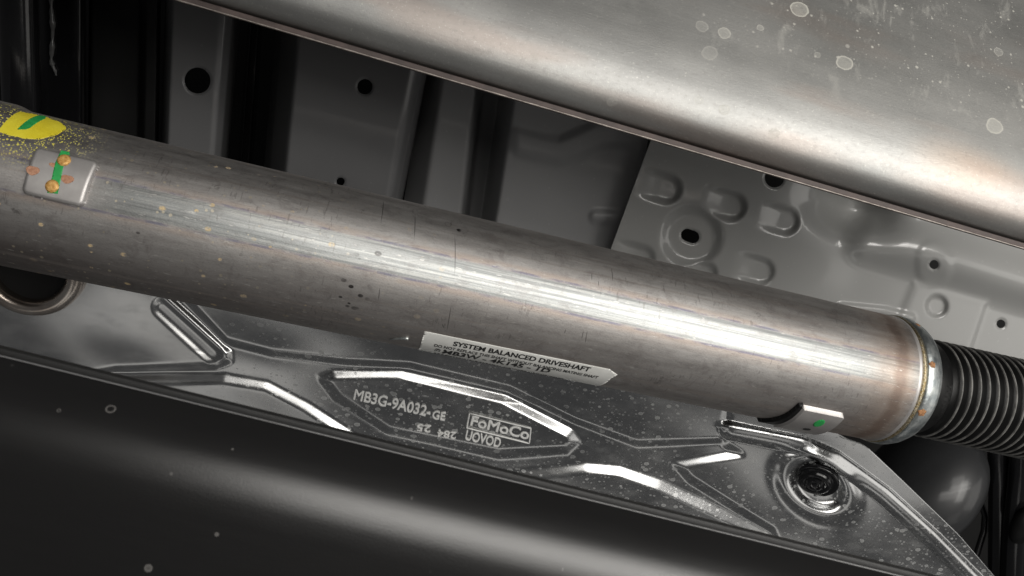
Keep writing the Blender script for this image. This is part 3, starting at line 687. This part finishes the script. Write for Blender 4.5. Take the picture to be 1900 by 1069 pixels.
# --- upper satin body
def mat_tank():
    N = NT('satin_stainless', 1.0, 0.4); uv = N.uv(); u, v, _ = N.xyz(uv)
    a = N.noise(N.scale(uv, (7, 16, 1)), 1.0, 4, 0.6); g = N.noise(N.scale(uv, (900, 1000, 1)), 1.0, 3, 0.6); br = N.noise(N.scale(uv, (14, 500, 1)), 1.0, 4, 0.6)
    base = N.mix(N.ss(0.35, 0.65, a), (0.31, 0.31, 0.302), (0.40, 0.397, 0.385))
    base = N.mix(N.ma('MULTIPLY', N.ss(0.48, 0.66, N.noise(N.scale(uv, (5, 22, 1), (4, 2, 0)), 1.0, 3)), 0.5), base, (0.36, 0.295, 0.26))
    base = N.mix(N.ma('MULTIPLY', N.ss(1.0, 0.2, N.dist2(uv, (0.485, 0.040), 0.05, 0.02)), 0.3), base, (0.52, 0.37, 0.26))
    zone = N.ma('MULTIPLY', N.ss(0.18, 0.42, u), N.ss(0.035, 0.09, v))
    s1, _, _ = specks(N, uv, 190, 0.55, 0.22, 0.5); s2, _, _ = specks(N, N.scale(uv, (1, 1, 1), (.2, .6, 0)), 420, 0.5, 0.24, 0.6)
    s3, _, _ = specks(N, N.scale(uv, (1, 1, 1), (.7, .1, 0)), 90, 0.85, 0.15, 0.5)
    smear = N.ss(0.5, 0.7, N.noise(N.scale(uv, (60, 24, 1), (2, 8, 0)), 1.0, 5, 0.7, 0.4))
    dust = N.ma('MULTIPLY', N.mx(N.ma('MULTIPLY', s1, 0.95), N.ma('MULTIPLY', s2, 0.8), N.ma('MULTIPLY', s3, 0.9), N.ma('MULTIPLY', smear, 0.42), 0.12), zone)
    g2 = N.noise(N.scale(uv, (260, 300, 1), (3, 3, 0)), 1.0, 4, 0.75)
    nz = N.node('ShaderNodeTexNoise'); N.put(nz.inputs['Vector'], uv); nz.inputs['Scale'].default_value = 160
    vm = N.node('ShaderNodeVectorMath', operation='MULTIPLY_ADD'); N.put(vm.inputs[0], nz.outputs['Color']); vm.inputs[1].default_value = (0.0022, 0.0022, 0); N.put(vm.inputs[2], uv)
    uvw = vm.outputs[0]
    wt = None
    for (x, y, r, k) in TANK_SPOTS:
        c = tank_uv(x, y); c = (c[0] + 0.0011, c[1] + 0.0011); q = N.dist2(uvw, c, r * 0.00033 * 1.05, r * 0.00033 * 0.95, 0.5)
        m = N.ma('MULTIPLY', N.ma('ADD', N.ma('MULTIPLY', N.ss(1.0, 0.9, q), N.lerp(g2, 0.15, 0.7)), N.ma('MULTIPLY', N.ma('MULTIPLY', N.ss(1.0, 0.93, q), N.ss(0.72, 0.9, q)), 0.5)), k)
        wt = m if wt is None else N.ma('MAXIMUM', wt, m)
    film = N.ma('MAXIMUM', N.ma('MULTIPLY', dust, 0.85), wt)
    base = N.mix(film, base, (0.50, 0.49, 0.44))
    base = N.mix(N.ma('MULTIPLY', N.ss(0.52, 0.70, g2), 0.30), base, (0.24, 0.23, 0.22))
    base = N.mix(N.ma('MULTIPLY', N.ss(0.58, 0.74, N.noise(N.scale(uv, (500, 520, 1), (8, 3, 0)), 1.0, 3, 0.7)), 0.4), base, (0.66, 0.65, 0.60))
    dk, _, _ = specks(N, N.scale(uv, (1, 1, 1), (.9, .9, 0)), 60, 0.86, 0.05, 0.5)
    base = N.mix(N.ma('MULTIPLY', dk, 0.8), base, (0.04, 0.04, 0.04))
    N.set(**{'Base Color': base}); N.set(Metallic=N.lerp(film, 1.0, 0.25))
    N.set(Roughness=N.ma('ADD', N.ma('ADD', N.lerp(a, 0.47, 0.55), N.ma('MULTIPLY', N.ma('SUBTRACT', g2, 0.5), 0.15)), N.ma('MULTIPLY', film, 0.25)))
    N.bump(N.ma('ADD', N.ma('MULTIPLY', g, 0.5), N.ma('MULTIPLY', br, 0.3)), 0.2, 0.0006)
    return N.m
T_E0, T_E1, T_D0, T_D1 = (323, -2), (1900, 461), 0.455, 0.50
A, e_, n0, w0, t, mid = along_edge(T_E0, T_E1, T_D0, T_D1, 0.30, 0.16, 60)
tank_prof = [(0, 84), (8, 60), (22, 38), (48, 14), (75, 1), (115, -11), (180, -19), (330, -25), (700, -28)]
sec = integrate(mid, n0, w0, tank_prof, -1)
def tank_uv(px, py):
    c = np.array((px - CX, -(py - CY))); a = np.array((T_E0[0] - CX, -(T_E0[1] - CY))); b = np.array((T_E1[0] - CX, -(T_E1[1] - CY)))
    d_ = (b - a) / np.linalg.norm(b - a); x = (c - a).dot(d_) / np.linalg.norm(b - a); n_ = abs(np.cross(d_, c - a))
    # arc length and along-edge position by projecting the cross-section at that x
    tt = x * np.linalg.norm(mid - A) * 2
    P = A + tt * e_ + (sec[:, :1] - 0.0012) * w0 + (sec[:, 1:2] - 0.004) * n0
    ppx = np.stack((CX + F * P[:, 0] / -P[:, 2], CY - F * P[:, 1] / -P[:, 2]), -1)
    for _ in range(6):
        i = int(np.argmin(np.abs(np.abs((ppx[:, 0] - T_E0[0]) * -d_[1] * -1 - (ppx[:, 1] - T_E0[1]) * d_[0]) - n_)))
        i = int(np.argmin((ppx[:, 0] - px) ** 2 + (ppx[:, 1] - py) ** 2))
        tt += (px - ppx[i, 0]) * (-P[i, 2]) / F * e_[0]
        P = A + tt * e_ + sec[:, :1] * w0 + sec[:, 1:2] * n0
        ppx = np.stack((CX + F * P[:, 0] / -P[:, 2], CY - F * P[:, 1] / -P[:, 2]), -1)
    return tt, sec[i, 2]
TANK_SPOTS = [(1485, 25, 20, 1.0), (1570, 126, 18, 0.95), (1850, 244, 18, 0.95), (1345, 70, 13, 0.8), (1857, 105, 11, 0.6), (1303, 58, 13, 0.45), (1318, 108, 16, 0.4), (1412, 60, 7, 0.8),
              (1438, 258, 10, 0.35), (1345, 213, 10, 0.35), (1297, 196, 9, 0.18), (990, 118, 8, 0.2), (1136, 198, 9, 0.22), (1519, 110, 7, 0.6)]
M['tank'] = mat_tank()
pipe = thing('exhaust_pipe', 'wide satin steel exhaust body with dried water spots, across the top', 'exhaust pipe', tuple(CAM + R @ mid))
extrude_profile('pipe_body', A, e_, n0, w0, t, sec, M['tank'], pipe, off=(-0.0042, -0.004), flip=True)
q = 0.48 / F
hem = np.array([(0.0, -0.004, 0), (0.0, 0.0, 0.004), (-0.0004, 0.0004, 0.005), (-0.003, 0.0004, 0.008), (-0.0036, -0.001, 0.01), (-0.0036, -0.006, 0.015)])
extrude_profile('seam_flange', A, e_, n0, w0, t, hem, M['hem'], pipe, flip=True, smooth=False)
pts = (A + np.linspace(t[0], t[-1], 160)[:, None] * e_ + 0.0001 * w0 + 0.0002 * n0)
v_, f_ = tube(CAM + pts @ R.T, 0.00045 + 0.0001 * np.sin(np.arange(160) * 1.7), 8); mesh('lit_edge', v_, f_, M['brightedge'], pipe)  # thin pale line painted for the light on the flange edge

# --- lower black body
def mat_cover():
    N = NT('black_coated_steel', 0.0, 0.35); uv = N.uv()
    a = N.noise(N.scale(uv, (12, 12, 1)), 1.0, 4, 0.6); g = N.noise(N.scale(uv, (900, 1600, 1)), 1.0, 3, 0.6); h = N.noise(N.scale(uv, (30, 200, 1)), 1.0, 5, 0.7)
    base = N.mix(a, (0.0035, 0.0032, 0.0032), (0.006, 0.0056, 0.0056))
    s1, r1, _ = specks(N, uv, 62, 0.66, 0.11, 0.15); s2, r2, _ = specks(N, N.scale(uv, (1, 1, 1), (.4, .1, 0)), 150, 0.90, 0.12, 0.3)
    s3, _, _ = specks(N, N.scale(uv, (1, .5, 1), (.1, .6, 0)), 300, 0.92, 0.12, 0.5)
    film = N.mx(N.ma('MULTIPLY', r1, 0.45), N.ma('MULTIPLY', s2, 0.08), N.ma('MULTIPLY', s3, 0.3))
    N.set(**{'Base Color': N.mix(film, base, (0.22, 0.21, 0.20))})
    N.set(Roughness=N.ma('ADD', N.lerp(h, 0.27, 0.34), N.ma('MULTIPLY', film, 0.2)))
    N.set(**{'Specular IOR Level': 1.0})
    N.bump(N.ma('ADD', N.ma('MULTIPLY', g, 0.5), N.ma('MULTIPLY', h, 0.5)), 0.12, 0.0006)
    return N.m
M['cover'] = mat_cover()
A2, e2_, n2_, w2_, t2, mid2 = along_edge((0, 648), (1716, 1069), 0.29, 0.32, 0.12, 0.12, 60)
cov = thing('black_cover', 'rounded black coated steel body with fine water rings along the bottom', 'cover', tuple(CAM + R @ mid2))
lip = np.array([(0.0, -0.0067, 0), (0.0, -0.0023, 0.005), (0.0003, -0.0020, 0.006), (0.0024, -0.0020, 0.009), (0.0027, -0.0021, 0.01)])
extrude_profile('edge_lip', A2, e2_, n2_, w2_, t2, lip, M['blackdull'], cov)
mid3 = mid2 + 0.0027 * w2_
cprof = [(0, -75), (3, -66), (6, -62), (30, -54), (75, -41), (105, -28), (135, -16), (165, -6), (200, -1), (560, 2)]
sec2 = integrate(mid3, n2_, w2_, cprof, +1)
extrude_profile('cover_body', A2, e2_, n2_, w2_, t2, sec2, M['cover'], cov, off=(0.0027, -0.0020))
pts = (A2 + np.linspace(t2[0], t2[-1], 120)[:, None] * e2_ + 0.0028 * w2_ - 0.0017 * n2_)
v_, f_ = tube(CAM + pts @ R.T, 0.0004, 8); mesh('edge_bead', v_, f_, M['grey_dark'], cov)

# ================================================================== FLOOR PANELS
ZF = 0.745
# right panel with raised pads
nyf, nxf = 300, 440
py = np.linspace(170, 770, nyf)[:, None]; lx = np.interp(py, [170, 265, 460, 770], [1238, 1206, 1134, 1025]); uu = np.linspace(0, 1, nxf)[None, :]
PXf = lx * (1 - uu) + 2010 * uu; PYf = np.broadcast_to(py, PXf.shape).copy()
H = np.zeros(PXf.shape)
ang = math.radians(16); ca_, sa_ = math.cos(ang), math.sin(ang)
d = sd_line(PXf, PYf, [(1618, 438), (1720, 468), (2060, 570)]); big = 20 * mm * np.cos(np.clip(d / 70, 0, 1) * math.pi / 2) ** 2
H = np.maximum(H, big)
qx, qy = (PXf - 1590) * 0.956 + (PYf - 392) * 0.292, -(PXf - 1590) * 0.292 + (PYf - 392) * 0.956
H = H - 48 * mm * np.exp(-((qx / 72) ** 2 + (qy / 40) ** 2))
d = sd_line(PXf, PYf, [(1733, 478), (1733, 500)]); H = H + 2.0 * mm * sstep(40, 22, d)
d = sd_poly(PXf, PYf, [(1695, 522), (1832, 560), (1800, 655), (1650, 632)]); H = H + 3 * mm * sstep(8, -10, d)
d = np.hypot(PXf - 1738, PYf - 568); H = H - 5 * mm * sstep(20.5, 17, d)
H = H + (3.5 * mm * sstep(12, 3, sd_line(PXf, PYf, [(1560, 570), (1640, 578), (1690, 590)])))
HP = np.zeros(PXf.shape)
for (x, y, hl, r, hh) in ((1222, 346, 16, 27, 5.5), (1340, 378, 18, 27, 6), (1442, 406, 16, 25, 6), (1172, 476, 18, 25, 5), (1290, 506, 16, 25, 5), (1396, 499, 16, 25, 5)):
    d = sd_line(PXf, PYf, [(x - hl * ca_ - 14, y - hl * sa_ - 4), (x + hl * ca_, y + hl * sa_)])
    HP = np.minimum(HP, -hh * mm * sstep(r + 4, r - 9, d) * sstep(-hl - 26, hl * 0.6, (PXf - x) * ca_ + (PYf - y) * sa_))
d = np.hypot(PXf - 1283, (PYf - 440)); HP = np.minimum(HP, -7.0 * mm * sstep(64, 38, d))
H = H + HP
H += 5 * mm * sstep(1620, 1460, PXf + (PYf - 500) * 0.45) - 4 * mm
H = blur(H, 3)
holes = [(1275, 436, 1286, 440, 11.5), (1733, 491, 1733.1, 491, 8.5), (1857, 601, 1857.1, 601, 8), (1437, 330, 1437.1, 330, 18)]
fp = grid_surface('floor_pan', PXf, PYf, ZF - H, M['grey'], None, holes, 2.2)
thing('', 'grey painted floor panel with raised pads and slot hole, right of the dark seam', 'floor panel', ob=fp, group='underbody floor panels')
# middle channel panel with the S-shaped swage
def profile_panel(name, prof, yt, yb, nyp, nxp, mat, holes=(), hf=None, smooth=6, parent=None):
    """prof: (x at yt, x at yb, height above the camera)"""
    pr = np.array(prof, float); k = np.linspace(0, 1, len(pr)); L = np.concatenate(([0], np.cumsum(np.abs(np.diff(pr[:, 0])) + 400 * np.abs(np.diff(pr[:, 2])) + 0.01))); L /= L[-1]
    q = np.linspace(0, 1, nxp); xt, xb, zz = (np.interp(q, L, pr[:, i]) for i in range(3))
    for _ in range(smooth):
        zz[1:-1] = (zz[:-2] + 2 * zz[1:-1] + zz[2:]) / 4; xt[1:-1] = (xt[:-2] + 2 * xt[1:-1] + xt[2:]) / 4; xb[1:-1] = (xb[:-2] + 2 * xb[1:-1] + xb[2:]) / 4
    v_ = np.linspace(0, 1, nyp)[:, None]; X = xt[None] * (1 - v_) + xb[None] * v_; Y = np.broadcast_to(yt + (yb - yt) * v_, X.shape).copy(); Z = np.broadcast_to(zz[None], X.shape).copy()
    if hf is not None: Z = Z - hf(X, Y)
    return grid_surface(name, X, Y, Z, mat, parent, holes, 2.5)
sw = [(900, 258), (955, 262), (1000, 275), (1040, 281), (1075, 266), (1110, 250), (1150, 248), (1260, 262)]
def hC(X, Y):
    h = 6 * mm * sstep(30, 12, sd_line(X, Y, sw)) * sstep(935, 965, X)
    h = h + 4 * mm * sstep(16, 4, sd_line(X, Y, [(1105, 402), (1150, 404)]))
    return blur(h, 2)
pC = profile_panel('channel_panel', [(815, 728, 0.84), (845, 768, 0.80), (905, 845, 0.80), (918, 858, 0.86), (955, 880, 0.87), (985, 905, 0.775), (1250, 1150, 0.770), (1256, 1156, 0.80)], -20, 500, 180, 300, M['channel'], hf=hC, smooth=8)
thing('', 'dark grey channel panel with a wavy S-shaped swage, left of the seam', 'floor panel', ob=pC, group='underbody floor panels')
pB = profile_panel('crossmember', [(520, 476, 0.80), (532, 488, 0.75), (560, 512, 0.695), (566, 516, 0.690), (792, 698, 0.690), (806, 707, 0.694), (818, 716, 0.705), (824, 724, 0.75), (828, 728, 0.84)], -40, 470, 230, 240, M['grey_dark'],
                   holes=[(677, 161, 677.1, 161, 14), (632, 337, 632.1, 337, 7.5)], smooth=5)
thing('', 'wide dark grey crossmember with one round hole near its middle', 'crossmember', ob=pB, group='grey crossmembers')
pA = profile_panel('crossmember', [(308, 292, 0.78), (316, 300, 0.70), (322, 304, 0.690), (412, 376, 0.690), (424, 384, 0.692), (438, 396, 0.702), (446, 403, 0.74), (452, 408, 0.83)], -40, 470, 230, 150, M['grey_dark'],
                   holes=[(366, 149, 367, 150, 23.5)], smooth=5)
thing('', 'narrow dark grey crossmember with a large round black hole, left of the wide one', 'crossmember', ob=pA, group='grey crossmembers')
# dark rail between the two crossmembers and dark posts at the left
pD = profile_panel('dark_rail', [(466, 430, 0.90), (470, 434, 0.84), (488, 452, 0.84), (494, 458, 0.90)], -40, 470, 40, 60, M['black'], smooth=3)
thing('', 'thin black rail in the gap between the two grey crossmembers', 'rail', ob=pD)
pE = profile_panel('black_bracket', [(58, 62, 0.80), (62, 66, 0.70), (150, 150, 0.70), (156, 156, 0.71), (160, 160, 0.80)], -40, 470, 60, 90, M['black'], smooth=3)
thing('', 'flat black bracket with a shiny paint drip, top left corner', 'bracket', ob=pE)
pts = np.array([(93, -30), (95, 10), (98, 50), (97, 85), (95, 112), (98, 122), (103, 133), (104, 140)], float)
tt = np.linspace(0, 1, 40); xs = np.interp(tt, np.linspace(0, 1, 8), pts[:, 0]); ys = np.interp(tt, np.linspace(0, 1, 8), pts[:, 1])
v_, f_ = tube(on_z(xs, ys, np.full(40, 0.6985)), (0.0017 + 0.0005 * np.sin(tt * 31) + 0.0003 * np.sin(tt * 77)) * np.interp(tt, [0, 0.8, 0.86, 1], [1, 0.9, 0.5, 0.6]), 10)
mesh('paint_drip', v_, f_, painted('glossy_drip', (0.10, 0.10, 0.10), (0.15, 0.25)), pE)
pF = profile_panel('dark_plate', [(163, 160, 0.82), (168, 165, 0.775), (262, 255, 0.775), (270, 262, 0.75), (296, 286, 0.75), (300, 290, 0.80)], -40, 470, 60, 100, M['blackdull'], smooth=3)
thing('', 'dull black plate between the drip bracket and the narrow crossmember', 'plate', ob=pF)
ys = np.linspace(-80, 420, 24); v_, f_ = tube(on_z(np.interp(ys, [0, 190], [33, 40]), ys, np.full(24, 0.66)), 0.0135, 28)
o = mesh('black_pipe', v_, f_, M['black']); thing('', 'glossy black pipe with a thin bright reflection at the far left edge', 'pipe', ob=o)

# ================================================================== LOWER RIGHT CORNER
def ellipsoid(c, axes, nu=48, nv=28):
    th_ = np.linspace(0, math.pi, nv)[:, None]; ph_ = np.linspace(0, 2 * math.pi, nu)[None]
    V = c + np.sin(th_)[..., None] * np.cos(ph_)[..., None] * axes[0] + np.sin(th_)[..., None] * np.sin(ph_)[..., None] * axes[1] + (np.cos(th_) * np.ones_like(ph_))[..., None] * axes[2]
    return V, gridF(nv, nu)[:, ::-1]
V, Fc = ellipsoid(on_z(1705., 905., 0.80), (np.array((0.055, 0.01, 0)), np.array((-0.03, 0.085, 0)), np.array((0, 0, -0.075))))
o = mesh('black_housing', V, Fc, M['housing']); thing('', 'rounded dark housing bulging behind the heat shield edge under the boot', 'housing', ob=o)
def strip(name, pts, r, z, mat, flat=1.0):
    p = np.array(pts, float); k = np.linspace(0, 1, 36); kk = np.linspace(0, 1, len(p))
    v_, f_ = tube(on_z(np.interp(k, kk, p[:, 0]), np.interp(k, kk, p[:, 1]), np.full(36, z)), r, 20); return mesh(name, v_, f_, mat)
o = strip('bracket_arm', [(1772, 815), (1785, 850), (1808, 905), (1828, 955), (1826, 985), (1812, 1030), (1795, 1075)], 0.0042, 0.80, M['black'])
thing('', 'thin curved black bracket arm hanging below the ribbed boot', 'bracket', ob=o)
o = strip('black_hose', [(1850, 800), (1853, 900), (1852, 1000), (1850, 1120)], 0.0115, 0.78, M['black']); thing('', 'upright black hose in front of the bright-ended one, lower right', 'hose', ob=o, group='black hoses')
o = strip('black_hose', [(1895, 820), (1890, 900), (1884, 960), (1880, 1020), (1876, 1120)], 0.0125, 0.76, M['black']); thing('', 'black hose with bright reflections at the lower right edge', 'hose', ob=o, group='black hoses')
V, Fc = ellipsoid(on_z(1900., 975., 0.74), (np.array((0.016, 0, 0)), np.array((0, 0.026, 0)), np.array((0, 0, -0.012))))
o = mesh('end_cap', V, Fc, M['rubber']); thing('', 'small black rubber cap at the lower right edge below the bright reflection', 'cap', ob=o)
